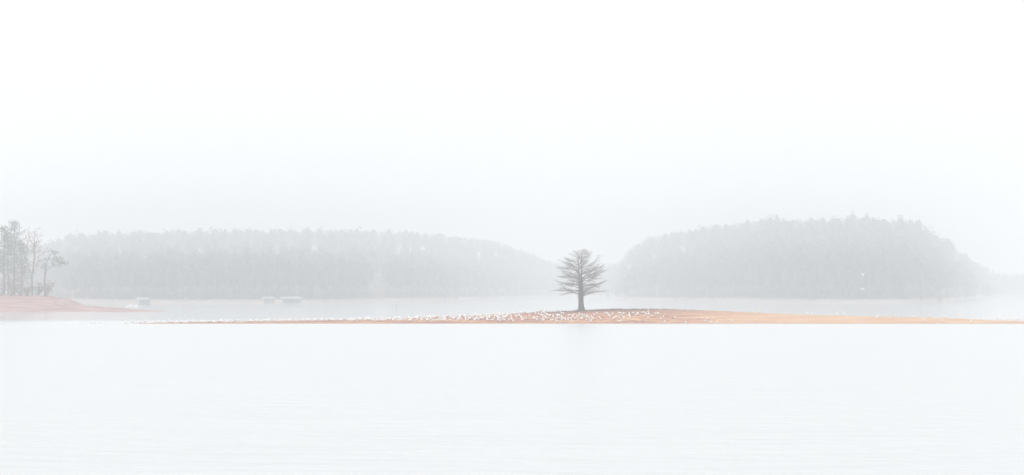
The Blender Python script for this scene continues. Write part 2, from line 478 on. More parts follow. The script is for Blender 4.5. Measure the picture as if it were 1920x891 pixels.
def tube_np(p0, p1, r0, r1, n=5):
    p0 = np.array(p0, float); p1 = np.array(p1, float)
    t = (p1 - p0) / np.linalg.norm(p1 - p0)
    ref = np.array([1, 0, 0.]) if abs(t[0]) < 0.8 else np.array([0, 1., 0])
    e1 = np.cross(t, ref); e1 /= np.linalg.norm(e1); e2 = np.cross(t, e1)
    th = np.arange(n) * 2 * np.pi / n
    ring = np.cos(th)[:, None] * e1 + np.sin(th)[:, None] * e2
    v = np.concatenate([p0 + ring * r0, p1 + ring * r1])
    f = np.array([[k, (k + 1) % n, n + (k + 1) % n, n + k] for k in range(n)])
    return v, f

def join(parts):
    vs_, fs_, o = [], [], 0
    for v, f in parts:
        vs_.append(v); fs_.append(f + o); o += len(v)
    return np.concatenate(vs_), np.concatenate(fs_)

def wood_variant(kind, r):
    """one unit-less woodland tree, about 20 m tall: returns (trunk), (crown)"""
    h = 20.0
    tr = [tube_np((0, 0, -0.6), (r.normal(0, .3), r.normal(0, .3), h * 0.62), 0.26, 0.15), ]
    if kind == 'pine':
        k = 26
        z = h * (0.42 + 0.58 * r.random(k) ** 0.8); rad = 3.6 * (1.02 - ((z / h - 0.42) / 0.6)) ** 0.38
        an = r.random(k) * 2 * np.pi; q = rad * r.random(k) ** 0.6
        c = np.stack([q * np.cos(an), q * np.sin(an), z], 1)
        c[0] = (0, 0, h - 0.4)
        cr = quads_cloud(c, np.full(k, 0.38), 15, np.full(k, 1.5), r)
        tr.append(tube_np((0, 0, h * 0.6), (0, 0, h), 0.15, 0.04))
    else:
        k = 20
        for q in range(11):
            an = r.random() * 2 * np.pi; z0 = h * (0.3 + 0.32 * r.random()); L = h * (0.22 + 0.2 * r.random()); sp = 0.35 + 0.5 * r.random()
            p0 = (0, 0, z0); p1 = (math.cos(an) * L * sp, math.sin(an) * L * sp, z0 + L * 0.95)
            tr.append(tube_np(p0, p1, 0.10, 0.03, 3))
            for w in range(4):
                a2 = an + r.normal(0, 1.0); l2 = 1.5 + 2 * r.random(); f_ = 0.4 + 0.6 * r.random()
                pp = np.array(p0) * (1 - f_) + np.array(p1) * f_
                tr.append(tube_np(pp, pp + np.array([math.cos(a2) * l2 * .7, math.sin(a2) * l2 * .7, l2 * .8]), 0.045, 0.02, 3))
        z = h * (0.38 + 0.6 * r.random(k)); an = r.random(k) * 2 * np.pi
        q = (4.3 * np.sqrt(np.maximum(0.05, 1 - ((z / h - 0.62) / 0.42) ** 2))) * r.random(k) ** 0.5
        c = np.stack([q * np.cos(an), q * np.sin(an), z], 1)
        cr = quads_cloud(c, np.full(k, 0.36), 15, np.full(k, 1.7), r)
    under = np.stack([r.normal(0, 2.2, 4), r.normal(0, 2.2, 4), 0.6 + 2.2 * r.random(4)], 1)     # undergrowth at the foot
    cr = join([cr, quads_cloud(under, np.full(4, 0.5), 8, np.full(4, 1.6), r)])
    cr = join([cr, core(13.2, 5.2, 2.7 if kind == 'pine' else 3.0, r)])     # the core comes last (35 corners)
    return join(tr), cr

r_w = np.random.default_rng(21)
def core(zc, hz, rad, r, n=7, k=5):
    """the dense heart of a crown: an uneven closed lump of quads"""
    rings = []
    for i in range(k):
        f = i / (k - 1); w = rad * math.sin(math.pi * (0.08 + 0.84 * f)) ** 0.7
        th = np.arange(n) * 2 * np.pi / n + r.random()
        q = w * (0.72 + 0.5 * r.random(n))
        rings.append(np.stack([q * np.cos(th), q * np.sin(th), zc + hz * (2 * f - 1) + r.normal(0, 0.35, n)], 1))
    v = np.concatenate(rings)
    f = np.array([[i * n + j, i * n + (j + 1) % n, (i + 1) * n + (j + 1) % n, (i + 1) * n + j] for i in range(k - 1) for j in range(n)])
    return v, f
def far_variant(r):
    """a tree of the farthest rows: trunk and a crown of few, larger leaf clumps"""
    k = 10; z = 20 * (0.3 + 0.65 * r.random(k)); an = r.random(k) * 2 * np.pi; q = 3.4 * np.sqrt(r.random(k))
    c = np.stack([q * np.cos(an), q * np.sin(an), z], 1)
    return tube_np((0, 0, -0.6), (0, 0, 15), 0.26, 0.12, 4), join([core(12.5, 6.0, 2.9, r), quads_cloud(c, np.full(k, 0.8), 6, np.full(k, 2.0), r)])
def thin(variant, keep):
    """the same tree with fewer leaves, for rows of which only the tops show"""
    v, f = variant[1]; v = v[:-35 ]; n = len(v) // 4; sel = np.sort(np.random.default_rng(3).permutation(n)[:int(n * keep)])
    v2 = v.reshape(n, 4, 3)[sel].reshape(-1, 3)
    return tube_np((0, 0, -0.6), (0.2, 0, 17), 0.26, 0.08), join([core(13.2, 5.2, 2.9, np.random.default_rng(int(abs(v[0, 0]) * 1e4))), (v2, np.arange(len(v2)).reshape(-1, 4))])
VARF = [far_variant(np.random.default_rng(100 + i)) for i in range(8)]
VAR = [wood_variant('pine' if i % 2 == 0 else 'hard', r_w) for i in range(12)]

VART = [thin(v, 0.5) for v in VAR]

def woods(name, u0, u1, step, tall, label):
    tv, cv = [], []
    az = az_of(u0)
    a1 = az_of(u1)
    rows, t_ = [], 4.0
    while t_ < 1340:
        rows.append((t_, 1.0 + min(1.0, t_ / 420))); t_ += 6.0 + min(30.0, t_ * 0.10)
    for t, gap in rows:
        a = az
        while a < a1:
            s = float(f_shore(a))
            tt = t + r_w.normal(0, 2.5)
            d = s + 14 + max(0, tt)
            aa = a + r_w.normal(0, 0.12)
            x, y = d * math.sin(R(aa)), d * math.cos(R(aa))
            z = float(far_height(x, y))
            u = 960 + F * math.tan(R(aa))
            if d > 2040 or (690 < u < 726 and d < 958):
                a += math.degrees(step * gap / d); continue
            k = VARF[r_w.integers(8)] if d > 1250 else (VAR if t < 70 else VART)[r_w.integers(12)]
            sc = float(tall(u)) / 20.0 * (0.80 + 0.28 * r_w.random()) * (0.78 + 0.22 * min(1.0, t / 90.0))
            rot = r_w.random() * 6.283; co, si = math.cos(rot), math.sin(rot)
            for src, dst in ((k[0], tv), (k[1], cv)):
                v = src[0] * sc
                dst.append((np.stack([v[:, 0] * co - v[:, 1] * si + x, v[:, 0] * si + v[:, 1] * co + y, v[:, 2] + z], 1), src[1]))
            a += math.degrees(step * gap * (0.7 + 0.6 * r_w.random()) / d)
    root = empty(name, (0, float(f_shore((az + a1) / 2)), 0))
    root.location = (0, 0, 0)
    tag(root, label, "woods", kind="stuff")
    v, f = join(tv); o = link("trunks", mesh_np("trunks", v, f, 4), M['bark2'], root); o["kind"] = "stuff"
    v, f = join(cv); o = link("crowns", mesh_np("crowns", v, f, 4), M['wood_leaf'], root); o["kind"] = "stuff"
    return root

woods("far_woods", -260, 1100, 4.5, lerp_table([(-260, 17), (300, 20), (700, 20), (1000, 18), (1060, 15)]),
      "grey fog-veiled woods along the far bank left of the bare tree")
woods("far_woods", 1100, 2240, 4.5, lerp_table([(1100, 14), (1170, 13), (1220, 18), (1300, 20), (1450, 22), (1600, 22), (1720, 21), (1800, 18), (2240, 16)]),
      "grey fog-veiled wooded hill on the far bank right of the bare tree")

# ------------------------------------------------------------------ the lone tree on the sandbar
def limb_path(p, az, el, L, r, n=7, curl=0.25, wob=0.10):
    pts = [Vector(p)]; a, e = az, el
    for i in range(n):
        a += r.normal(0, wob); e += r.normal(0, wob * 0.7) + curl * (i / n - 0.45) / n * 3
        pts.append(pts[-1] + Vector((math.cos(a) * math.cos(e), math.sin(a) * math.cos(e), math.sin(e))) * (L / n))
    return pts

def at(path, f):
    q = f * (len(path) - 1); i = min(int(q), len(path) - 2); w = q - i
    return path[i].lerp(path[i + 1], w), (path[i + 1] - path[i]).normalized()

def lone_tree():
    r = np.random.default_rng(11)
    bx, by = X(1090, 316.0), 316.0
    bz = float(bar_height(bx, by)) - 0.12
    t = empty("bare_tree", (bx, by, bz))
    tag(t, "lone leafless tree with layered branches standing on the sandbar", "tree")
    k = 316.0 / F
    ph = r.random(3) * 6
    def flare(i, th):
        s = max(0.0, 1 - i / 6.0)
        return 1 + s * 0.16 * math.sin(5 * th + ph[0]) + 0.04 * math.sin(9 * th + i)
    zs = [0, 0.18, 0.45, 0.8, 1.3, 2.0, 2.8, 3.5, 4.2, 4.9]
    rs = [1.15, 0.92, 0.74, 0.63, 0.55, 0.51, 0.495, 0.50, 0.49, 0.40]
    cx = [0.10, 0.08, 0.05, 0.02, -0.03, -0.06, -0.07, -0.06, -0.06, -0.08]
    m = MB(); m.tube([(cx[i], 0, zs[i]) for i in range(10)], rs, 16, mod=flare)
    for q in range(7):           # root buttresses
        an = q * 0.9 + r.random() * .3
        m.tube([(math.cos(an) * .45, math.sin(an) * .45, .55), (math.cos(an) * .85, math.sin(an) * .85, .2), (math.cos(an) * 1.35, math.sin(an) * 1.35, -.08)], [.2, .17, .06], 6)
    m.build("trunk", M['bark'], t, True)
    leaders = [[Vector((-0.16, 0, 4.1)), Vector((-0.34, .05, 5.6)), Vector((-0.46, .12, 7.2)), Vector((-0.50, .15, 8.8)), Vector((-0.55, .1, 10.3)), Vector((-0.60, 0, 11.2))],
               [Vector((0.06, 0, 4.1)), Vector((0.06, -.05, 5.8)), Vector((-0.02, -.06, 7.4)), Vector((0.05, -.03, 9.0)), Vector((0.10, 0, 10.6)), Vector((0.16, 0, 12.3))]]
    for L, rr in ((leaders[0], [.30, .19, .12, .075, .045, .012]), (leaders[1], [.34, .22, .145, .09, .05, .012])):
        m = MB(); m.tube(L, rr, 8); m.build("leader", M['bark'], t, True)
    span = lerp_table([(2.6, 2.6), (3.2, 4.3), (4.2, 5.0), (5.2, 4.7), (6.2, 5.1), (7.2, 5.0), (8.2, 4.2), (9.3, 3.1), (10.5, 2.0), (11.5, 0.95), (12.3, 0.35)])
    N = 72
    for i in range(N):
        f = (i + 0.5) / N
        h = min(12.1, max(2.6, 2.7 + 9.3 * f ** 0.92 + r.normal(0, 0.22)))
        az = i * 2.39996 + r.normal(0, 0.25)
        # the crown reaches widest to the left and right of the view
        wide = 0.72 + 0.34 * abs(math.cos(az))
        L = float(span(h)) * wide * (0.76 + 0.36 * r.random())
        L = min(L * 1.08, 5.3)
        if h < 4.5: st = Vector((math.cos(az) * .25, math.sin(az) * .25, h))
        else:
            Ld = leaders[0] if (math.cos(az) < -0.1) == (r.random() < 0.72) else leaders[1]
            if h > 11.2: Ld = leaders[1]
            zz = [p.z for p in Ld]
            j = max(0, min(len(zz) - 2, next((q for q in range(len(zz) - 1) if zz[q + 1] >= h), len(zz) - 2)))
            w = min(1, max(0, (h - zz[j]) / (zz[j + 1] - zz[j]))); st = Ld[j].lerp(Ld[j + 1], w)
        el = r.normal(0.25 + 0.45 * f + 0.08 * math.cos(az), 0.12)
        if i < 3: el += 0.1
        path = limb_path(st, az, el, L, r, 8, curl=0.35 if f < .5 else 0.1, wob=0.15)
        r0 = 0.016 + 0.016 * L * (1.0 - 0.55 * f)
        m = MB(); m.tube(path, [r0 * (1 - 0.86 * (q / 8) ** 0.8) + 0.008 for q in range(9)], 6)
        subs = MB()
        ns = int(4 + L * (3.4 - 1.0 * f))
        for sidx in range(ns):
            g = 0.22 + 0.76 * (sidx + r.random() * .8) / ns
            p, dr = at(path, min(0.98, g))
            a2 = math.atan2(dr.y, dr.x) + (1 if sidx % 2 else -1) * r.uniform(0.45, 1.0)
            l2 = (0.30 * L * (1.05 - g) + 0.35) * r.uniform(0.7, 1.3)
            p2 = limb_path(p, a2, r.normal(0.22, 0.22), l2, r, 4, 0.3, 0.16)
            rr = 0.008 + 0.007 * l2 * (1 - .4 * f)
            subs.tube(p2, [rr * (1 - 0.7 * q / 4) + 0.004 for q in range(5)], 4, cap=False)
            for w in range(int(2 + l2 * (5.4 - 1.8 * f))):
                g2 = 0.25 + 0.75 * r.random()
                q_, d2 = at(p2, min(0.99, g2))
                a3 = math.atan2(d2.y, d2.x) + (1 if w % 2 else -1) * r.uniform(0.35, 1.0)
                l3 = r.uniform(0.25, 0.75) * (0.7 + 0.12 * L)
                p3 = limb_path(q_, a3, r.normal(0.28, 0.3), l3, r, 2, 0.2, 0.2)
                subs.tube(p3, [0.0058, 0.005, 0.003], 3, cap=False)
        lo = m.build("limb", M['bark'], t, True)
        subs.build("twigs", M['twig'], lo)
lone_tree()

# ------------------------------------------------------------------ trees on the clay spit
def spit_pt(u, d):
    x = X(u, d); return x, d, float(spit_height(x, d)) - 0.15

def crown_mesh(name, centers, size, n_each, spread, mat, parent, r):
    v, f = quads_cloud(np.array(centers), np.full(len(centers), size), n_each, np.full(len(centers), spread), r)
    return link(name, mesh_np(name, v, f, 4), mat, parent)

def branchy(m, tw, p, az, el, L, rad, r, level, tips, spread=0.6, curl=0.2):
    path = limb_path(p, az, el, L, r, 5, curl, 0.12)
    (m if level < 2 else tw).tube(path, [rad * (1 - 0.55 * q / 5) for q in range(6)], 6 if level < 2 else 3, cap=False)
    if level >= 3: tips.append(path[-1]); return
    for q in range(4 if level else 5):
        g = 0.4 + 0.6 * (q + r.random()) / 5
        pp, dr = at(path, min(g, 0.99))
        a2 = math.atan2(dr.y, dr.x) + r.normal(0, 1.0); e2 = math.asin(max(-1, min(1, dr.z))) + r.normal(-0.12, spread * 0.6)
        branchy(m, tw, pp, a2, e2, L * r.uniform(0.42, 0.62), max(0.018, rad * 0.42), r, level + 1, tips, spread, curl)

def pine(u, d, h, label, seed, wide=3.4):
    r = np.random.default_rng(seed)
    x, y, z = spit_pt(u, d)
    t = empty("pine_tree", (x, y, z)); tag(t, label, "tree", "pines on the clay point")
    m = MB(); pts = [(r.normal(0, .12) * (q > 0), r.normal(0, .12) * (q > 0), h * q / 6) for q in range(7)]
    m.tube(pts, [.34, .29, .25, .21, .16, .10, .03], 8)
    cs = []
    for q in range(34):
        hz = h * (0.30 + 0.70 * ((q + .5) / 34)); f = (hz / h - .3) / .7
        az = q * 2.4 + r.normal(0, .2); L = wide * (1.05 - f) ** 0.55 * r.uniform(.65, 1.1)
        path = limb_path((0, 0, hz), az, 0.15 + 0.3 * f, L, r, 4, 0.2, 0.1)
        m.tube(path, [.07, .055, .04, .03, .015], 5, cap=False)
        for g in (0.45, 0.7, 1.0): cs.append(tuple(at(path, min(.999, g))[0]))
    cs.append((0, 0, h))
    m.build("trunk", M['bark2'], t, True)
    crown_mesh("crown", cs, 0.20, 26, 1.45, M['pine'], t, r)

def bare(u, d, h, label, seed, forks, group=None):
    r = np.random.default_rng(seed)
    x, y, z = spit_pt(u, d)
    t = empty("bare_tree", (x, y, z)); tag(t, label, "tree")
    m, tw, tips = MB(), MB(), []
    m.tube([(0, 0, 0), (0.05, 0, h * .12), (0, 0, h * .25), (.05, 0, h * .38)], [.36, .28, .25, .21], 8)
    m.build("trunk", M['bark2'], t, True)
    lm = MB()
    for az, el, L, rad, z0 in forks: branchy(lm, tw, (0.02, 0, h * z0), az, el, L, rad, r, 0, tips)
    lm.build("limb", M['bark2'], t, True)
    tw.build("twigs", M['twig'], t)["kind"] = "stuff"
    crown_mesh("crown", [tuple(p) for p in tips], 0.13, 5, 0.45, M['dry'], t, r)

pine(8, 500, 20.6, "tall dark pine at the left edge on the clay point", 3, 5.4)
pine(27, 506, 22.6, "tallest pine of the clay point, nearest the tall forked bare tree", 5, 5.0)
pine(15, 536, 20.5, "paler pine standing behind the two tall pines", 12, 5.6)
pine(40, 540, 19.0, "paler pine showing between the tallest pine and the forked bare tree", 13, 5.0)
pine(-22, 497, 21.0, "pine cut by the left edge of the picture", 9, 4.2)
bare(60, 496, 16.0, "slim bare tree forking into a tall V on the clay point", 4,
     [(math.pi * .96, 1.25, 9.0, .15, .36), (0.15, 1.28, 9.5, .15, .37), (1.2, 1.4, 7.5, .11, .38), (-.4, 1.0, 6.5, .09, .38), (math.pi * 1.1, .8, 4, .06, .3)])

def leaning():
    r = np.random.default_rng(15); d = 492.0
    x, y, z = spit_pt(84, d); k = d / F
    t = empty("leaning_tree", (x, y, z)); tag(t, "slender tree arching to the right at the end of the clay point's trees", "tree")
    def q(u, v, yy=0.0): return Vector(((u - 84) * k, yy, (558.5 - v) * k))
    m = MB(); m.tube([q(84, 559), q(84.5, 548), q(84, 534), q(84.5, 522)], [.34, .27, .24, .22], 8); m.build("trunk", M['bark2'], t, True)
    spine = [[q(84.5, 523), q(86, 508), q(88, 494), q(93, 482), q(100, 476), q(108, 476.5)],
             [q(84, 524), q(82.5, 510, .4), q(83, 496, .5), q(84, 486, .6)],
             [q(87, 511), q(97, 503), q(108, 499), q(118, 497), q(126, 499)],
             [q(90, 490), q(100, 489), q(110, 491), q(118, 494)]]
    tw = MB(); tips = []
    for s_, r0 in zip(spine, (.19, .12, .10, .07)):
        m = MB(); n = len(s_); m.tube(s_, [r0 * (1 - .75 * i / (n - 1)) for i in range(n)], 6); m.build("limb", M['bark2'], t, True)
        for i in range(16):
            p, dr = at(s_, .35 + .64 * i / 16)
            pp = limb_path(p, r.random() * 6.28, r.normal(.25, .4), r.uniform(.7, 1.9), r, 3, .1, .2)
            tw.tube(pp, [.03, .025, .02, .012], 3, cap=False); tips += pp[2:]
    tw.build("twigs", M['twig'], t)["kind"] = "stuff"
    sel = [tuple(p) for p in tips if (p.x > 2.5 or r.random() < .35)]
    crown_mesh("crown", sel, 0.17, 12, 0.6, M['pine'], t, r)
leaning()

def shrub(u, d, h, w, label, seed, mat):
    r = np.random.default_rng(seed)
    x, y, z = spit_pt(u, d)
    t = empty("shrub", (x, y, z)); tag(t, label, "shrub", "undergrowth on the clay point")
    m = MB(); cs = []
    for i in range(9):
        az = r.random() * 6.28
        p = limb_path((r.normal(0, .2), r.normal(0, .2), 0), az, r.uniform(.9, 1.45), h * r.uniform(.7, 1.0), r, 4, .1, .15)
        m.tube(p, [.06, .05, .04, .03, .015], 4, cap=False); cs += [tuple(q) for q in p[1:]]
        for w_ in range(3):
            pp, _ = at(p, .3 + .6 * r.random())
            q = limb_path(pp, r.random() * 6.28, r.normal(.4, .3), w * .5 * r.uniform(.5, 1), r, 2, .1, .2); m.tube(q, [.03, .02, .012], 3, cap=False); cs += [tuple(q[-1]), tuple(q[-2])]
    m.build("stems", M['bark2'], t)
    crown_mesh("crown", cs, 0.17, 9, 0.55, mat, t, r)
shrub(3, 492, 6.0, 4, "russet shrub at the left edge under the pines", 31, M['dry'])
shrub(20, 490, 6.6, 4, "russet shrub below the tallest pine", 32, M['dry'])
shrub(38, 493, 6.0, 4, "russet shrub between the pines and the forked bare tree", 33, M['dry'])
shrub(50, 489, 3.2, 3, "low shrub at the left foot of the forked bare tree", 34, M['dry'])
shrub(71, 491, 4.8, 2.6, "shrub between the forked bare tree and the arching tree", 35, M['pine'])
shrub(87, 489, 5.4, 3.4, "leafy shrub round the foot of the arching tree", 36, M['dry'])

# ------------------------------------------------------------------ the far shore's docks and houses
def dock(u, d, w, label, roofed=True, tilt=0.0):
    t = empty("boat_dock", (X(u, d), d, 0)); tag(t, label, "dock")
    dp = 6.0
    m = MB(); m.box((0, 0, .30), (w, dp, .25)); m.build("deck", M['plank'], t)
    for sx in (-1, -.33, .33, 1):
        for sy in (-1, 1):
            p = MB(); p.tube([(sx * (w / 2 - .2), sy * (dp / 2 - .2), -1.0), (sx * (w / 2 - .2), sy * (dp / 2 - .2), 2.45 if roofed else 1.3)], [.09, .09], 6)
            p.build("post", M['plank'], t)
    if roofed:
        m = MB(); e = w / 2 + .4; y0 = dp / 2 + .4
        for s in (0, .12):
            pass
        m.v += [Vector(q) for q in ((-e, -y0, 2.45), (e, -y0, 2.45), (e, y0, 2.45), (-e, y0, 2.45), (-e + .6, 0, 3.3 + tilt), (e - .6, 0, 3.3))]
        m.f += [(0, 1, 5, 4), (2, 3, 4, 5), (1, 2, 5), (3, 0, 4), (3, 2, 1, 0)]; m.m += [0] * 5
        m.build("roof", M['metal_roof'], t)
        m = MB(); m.box((0, dp / 2 - .3, 1.45), (w - .6, .12, 1.9)); m.build("back_panel", M['blue_grey'], t)
    else:
        for sy in (-1, 1):
            m = MB(); m.box((0, sy * (dp / 2 - .2), 1.22), (w, .08, .10)); m.build("rail", M['white_paint'], t)
    return t
dock(268, 640, 4.6, "roofed boat dock with blue-grey back beyond the clay point's tip")
dock(503, 712, 5.0, "pale roofed dock on the far bank, left of the two near each other")
dock(546, 714, 8.6, "longer pale roofed dock on the far bank, right of the two")
dock(114, 705, 9.0, "open dock with white rails beyond the clay point's trees", roofed=False)

def pole(u, d, h, name, label, mat, r0=.1):
    t = MB(); t.tube([(0, 0, -1.5), (0, 0, h * .9), (0, 0, h)], [r0, r0, r0 * .6], 8)
    o = t.build(name, M[mat], None, True); o.location = (X(u, d), d, 0); tag(o, label, "pole"); return o
pole(135.3, 700, 6.4, "flag_pole", "thin white pole beside the open dock at left", 'white_paint', .09)
pole(743.5, 520, 1.6, "marker_post", "short dark post standing in the water left of the sandbar's tree", 'bark', .08)

def small_boat(u, d):
    t = empty("moored_boat", (X(u, d), d, 0)); tag(t, "small white boat moored left of the roofed boat dock", "boat")
    m = MB(); n = 9; secs = []
    for i in range(n):
        s = i / (n - 1); hw = .85 * (1 - (2 * s - .55) ** 4 if s > .55 else 1) * (1.0 if s < .55 else max(.03, 1 - ((s - .55) / .45) ** 2)); x = -2.2 + 4.4 * s
        top = .62 + .25 * s * s
        secs.append([Vector((x, -hw, top)), Vector((x, -hw * .75, .05)), Vector((x, 0, -.18)), Vector((x, hw * .75, .05)), Vector((x, hw, top)), Vector((x, 0, top - .06))])
    for s_ in secs: m.v += s_
    for i in range(n - 1):
        for k in range(6):
            a = i * 6 + k; b = i * 6 + (k + 1) % 6; m.f.append((a, b, b + 6, a + 6)); m.m.append(0)
    m.f.append(tuple(range(6))[::-1]); m.m.append(0)
    m.build("hull", M['white_paint'], t)
    m = MB(); m.poly([(-.2, -.6, .66), (-.2, .6, .66), (.1, .5, 1.15), (.1, -.5, 1.15)]); m.box((-.5, 0, .78), (.5, .9, .5)); m.build("console", M['white_paint'], t)
small_boat(247.5, 600)

def house(u, v_base, d, w, h, label):
    x = X(u, d); z = float(far_height(x, d)) - 0.4
    zb = H - (v_base - HZ) * d / F
    t = empty("lake_house", (x, d, z)); tag(t, label, "house")
    lift = min(0.8, max(0.0, zb - z))
    dp = 7.0
    m = MB(); m.box((0, 0, (lift + h) / 2), (w, dp, lift + h)); m.build("wall", M['siding'], t)
    zt = lift + h
    m = MB(); e, y0 = w / 2 + .5, dp / 2 + .5
    m.v += [Vector(q) for q in ((-e, -y0, zt + .01), (e, -y0, zt + .01), (e, y0, zt + .01), (-e, y0, zt + .01), (-e, 0, zt + 2.4), (e, 0, zt + 2.4))]
    m.f += [(0, 1, 5, 4), (2, 3, 4, 5), (1, 2, 5), (3, 0, 4), (3, 2, 1, 0)]; m.m += [0] * 5
    rf = m.build("roof", M['shingle'], t)
    for row in range(2):
        for c in range(3):
            wx = (-1 + c) * w * .3; wz = lift + h * (.28 + .46 * row)
            m = MB()
            for (bx_, bz_, sx_, sz_) in ((0, .75, 1.5, .16), (0, -.75, 1.5, .16), (-.67, 0, .16, 1.34), (.67, 0, .16, 1.34), (0, 0, .08, 1.34)):
                m.box((wx + bx_, -dp / 2 - .05, wz + bz_), (sx_, .1, sz_))
            wn_ = m.build("window", M['white_paint'], t)
            g = MB(); g.box((wx, -dp / 2 - .012, wz), (1.2, .02, 1.35)); g.build("pane", M['glass'], wn_)
house(708, 540, 965, 11.0, 6.4, "pale two-storey house half hidden in the far woods")

# ------------------------------------------------------------------ crest clods, weeds
def clods():
    r = np.random.default_rng(51); vs_, fs_, o = [], [], 0
    ico = [(0, 0, 1), (.89, 0, .45), (.28, .85, .45), (-.72, .53, .45), (-.72, -.53, .45), (.28, -.85, .45), (.72, .53, -.45), (-.28, .85, -.45), (-.89, 0, -.45), (-.28, -.85, -.45), (.72, -.53, -.45), (0, 0, -1)]
    tri = [(0, 1, 2), (0, 2, 3), (0, 3, 4), (0, 4, 5), (0, 5, 1), (1, 6, 2), (2, 7, 3), (3, 8, 4), (4, 9, 5), (5, 10, 1), (6, 7, 2), (7, 8, 3), (8, 9, 4), (9, 10, 5), (10, 6, 1), (11, 7, 6), (11, 8, 7), (11, 9, 8), (11, 10, 9), (11, 6, 10)]
    ico = np.array(ico); tri = np.array(tri)
    def add(u, f, s):
        nonlocal o
        d0 = D0 + 8; x = X(u, d0); y = D0 + float(depth_of(u)) * f
        z = float(bar_height(x, y))
        v = ico * (np.array([1.3, 1.0, .75]) * s) * (0.7 + .6 * r.random((12, 1))) + np.array([x, y, z + s * .15])
        vs_.append(v); fs_.append(tri + o); o += 12
    for i in range(420):
        u = r.normal(1140, 62); add(u, r.uniform(.86, 1.12), r.uniform(.06, .17))
    for i in range(170): add(r.uniform(960, 1330), r.uniform(.85, 1.1), r.uniform(.03, .09))
    for i in range(500): add(r.uniform(930, 1420), r.uniform(.04, .95), r.uniform(.02, .065))
    for i in range(90): add(r.normal(1195, 28), r.uniform(.05, .16), r.uniform(.04, .10))
    for i in range(160): add(r.uniform(700, 1500), r.uniform(.0, .06), r.uniform(.02, .06))
    o_ = link("clods", mesh_np("clods", np.concatenate(vs_), np.concatenate(fs_), 3), M['clod'])
    tag(o_, "dark clods and pebbles strewn over the sandbar's crest and slope", "clods", kind="stuff")
    # withered weeds on the crest
    wv, wf, o2 = [], [], 0
    for i in range(900):
        u = r.normal(1135, 60) if i % 3 else r.uniform(1000, 1290)
        x = X(u, D0 + 8); y = D0 + float(depth_of(u)) * r.uniform(.9, 1.12); z = float(bar_height(x, y)) - .02
        hgt = r.uniform(.08, .26); a = r.random() * 6.28; dx, dy = math.cos(a), math.sin(a); lean = r.normal(0, .08, 2)
        wv += [(x - dx * .025, y - dy * .025, z), (x + dx * .025, y + dy * .025, z), (x + lean[0] + dx * .03, y + lean[1] + dy * .03, z + hgt), (x + lean[0] - dx * .02, y + lean[1], z + hgt * .9)]
        wf.append((o2, o2 + 1, o2 + 2, o2 + 3)); o2 += 4
    o_ = link("weeds", mesh_np("weeds", np.array(wv), np.array(wf), 4), M['weed'])
    tag(o_, "sparse withered weeds along the sandbar's crest by the tree", "weeds", kind="stuff")
clods()

def lump(u, v, name, label, w, h, seed):
    r = np.random.default_rng(seed); p = hit(u, v); m = MB(); n = 12; k = 5
    rings = []
    for i in range(k):
        f = i / (k - 1); 
        rings.append([Vector((p.x + math.cos(a) * w * (1 - f ** 2.2) * r.uniform(.75, 1.1) / 2, p.y + math.sin(a) * w * .4 * (1 - f ** 2.2) * r.uniform(.8, 1.1), p.z - .06 + h * f * r.uniform(.8, 1.1))) for a in np.linspace(0, 6.283, n, endpoint=False)])
    for q in rings: m.v += q
    for i in range(k - 1):
        for j in range(n):
            a = i * n + j; b = i * n + (j + 1) % n; m.f.append((a, b, b + n, a + n)); m.m.append(0)
    m.f.append(tuple((k - 1) * n + j for j in range(n))); m.m.append(0)
    tag(m.build(name, M['clod'], None, True), label, "lump")

# ------------------------------------------------------------------ gulls
def hit(u, v):
    """where the sight line through pixel (u, v) meets the sandbar; the crest if it passes above"""
    ds = np.arange(D0 - 0.5, D0 + 30, 0.12)
    x = (u - 960.0) * ds / F; z = H - (v - HZ) * ds / F
    hgt = bar_height(x, ds)
    k = np.nonzero(hgt >= z)[0]
    i = int(k[0]) if len(k) else int(np.argmin(z - hgt))
    return Vector((float(x[i]), float(ds[i]), float(hgt[i])))

def gull_mesh(name, pose, r):
    """standing gull facing +X: one continuous body skin, folded wings, bill, legs"""
    m = MB()
    lean, neck, head_back = {'alert': (0.42, 0.11, 0.0), 'level': (0.12, 0.075, 0.01), 'tucked': (0.10, 0.03, 0.05), 'preen': (0.22, 0.03, -0.03)}[pose]
    body = [(-.25, .012), (-.19, .042), (-.11, .080), (0, .108), (.09, .104), (.15, .075)]
    pts, rad = [], []
    for x_, r_ in body:
        pts.append(Vector((x_ * math.cos(lean), 0, .235 + x_ * math.sin(lean)))); rad.append(r_)
    e = pts[-1]
    pts.append(e + Vector((.022 - head_back, 0, .035 + neck * .4))); rad.append(.056)
    pts.append(e + Vector((.04 - head_back, 0, .05 + neck))); rad.append(.056)
    pts.append(e + Vector((.075 - head_back, 0, .062 + neck))); rad.append(.047)
    pts.append(e + Vector((.10 - head_back, 0, .058 + neck))); rad.append(.016)
    m.tube(pts, rad, 8)
    b0 = pts[-1]
    m.tube([b0 - Vector((.005, 0, 0)), b0 + Vector((.05, 0, -.012))], [.011, .004], 4, mi=3)
    for s in (-1, 1):
        w = [(.10, .02), (.02, .045), (-.10, .045), (-.22, .022), (-.31, .005)]
        q = [Vector((a * math.cos(lean), s * (.092 if a > -.12 else .045 if a > -.25 else .02), .255 + a * math.sin(lean) * 1.02)) for a, _ in w]
        m.tube(q[:4], [.028, .048, .046, .022], 6, mi=1)
        m.tube(q[3:], [.02, .006], 5, mi=2)
        m.tube([(0.0, s * .035, .18), (.005, s * .035, .09), (0, s * .035, -.02)], [.012, .009, .009], 4, mi=3)
        m.poly([(-.015, s * .035 - .02, .008), (.055, s * .035 - .028, .004), (.055, s * .035 + .028, .004), (-.015, s * .035 + .02, .008)], mi=3)
    return m.mesh(name)

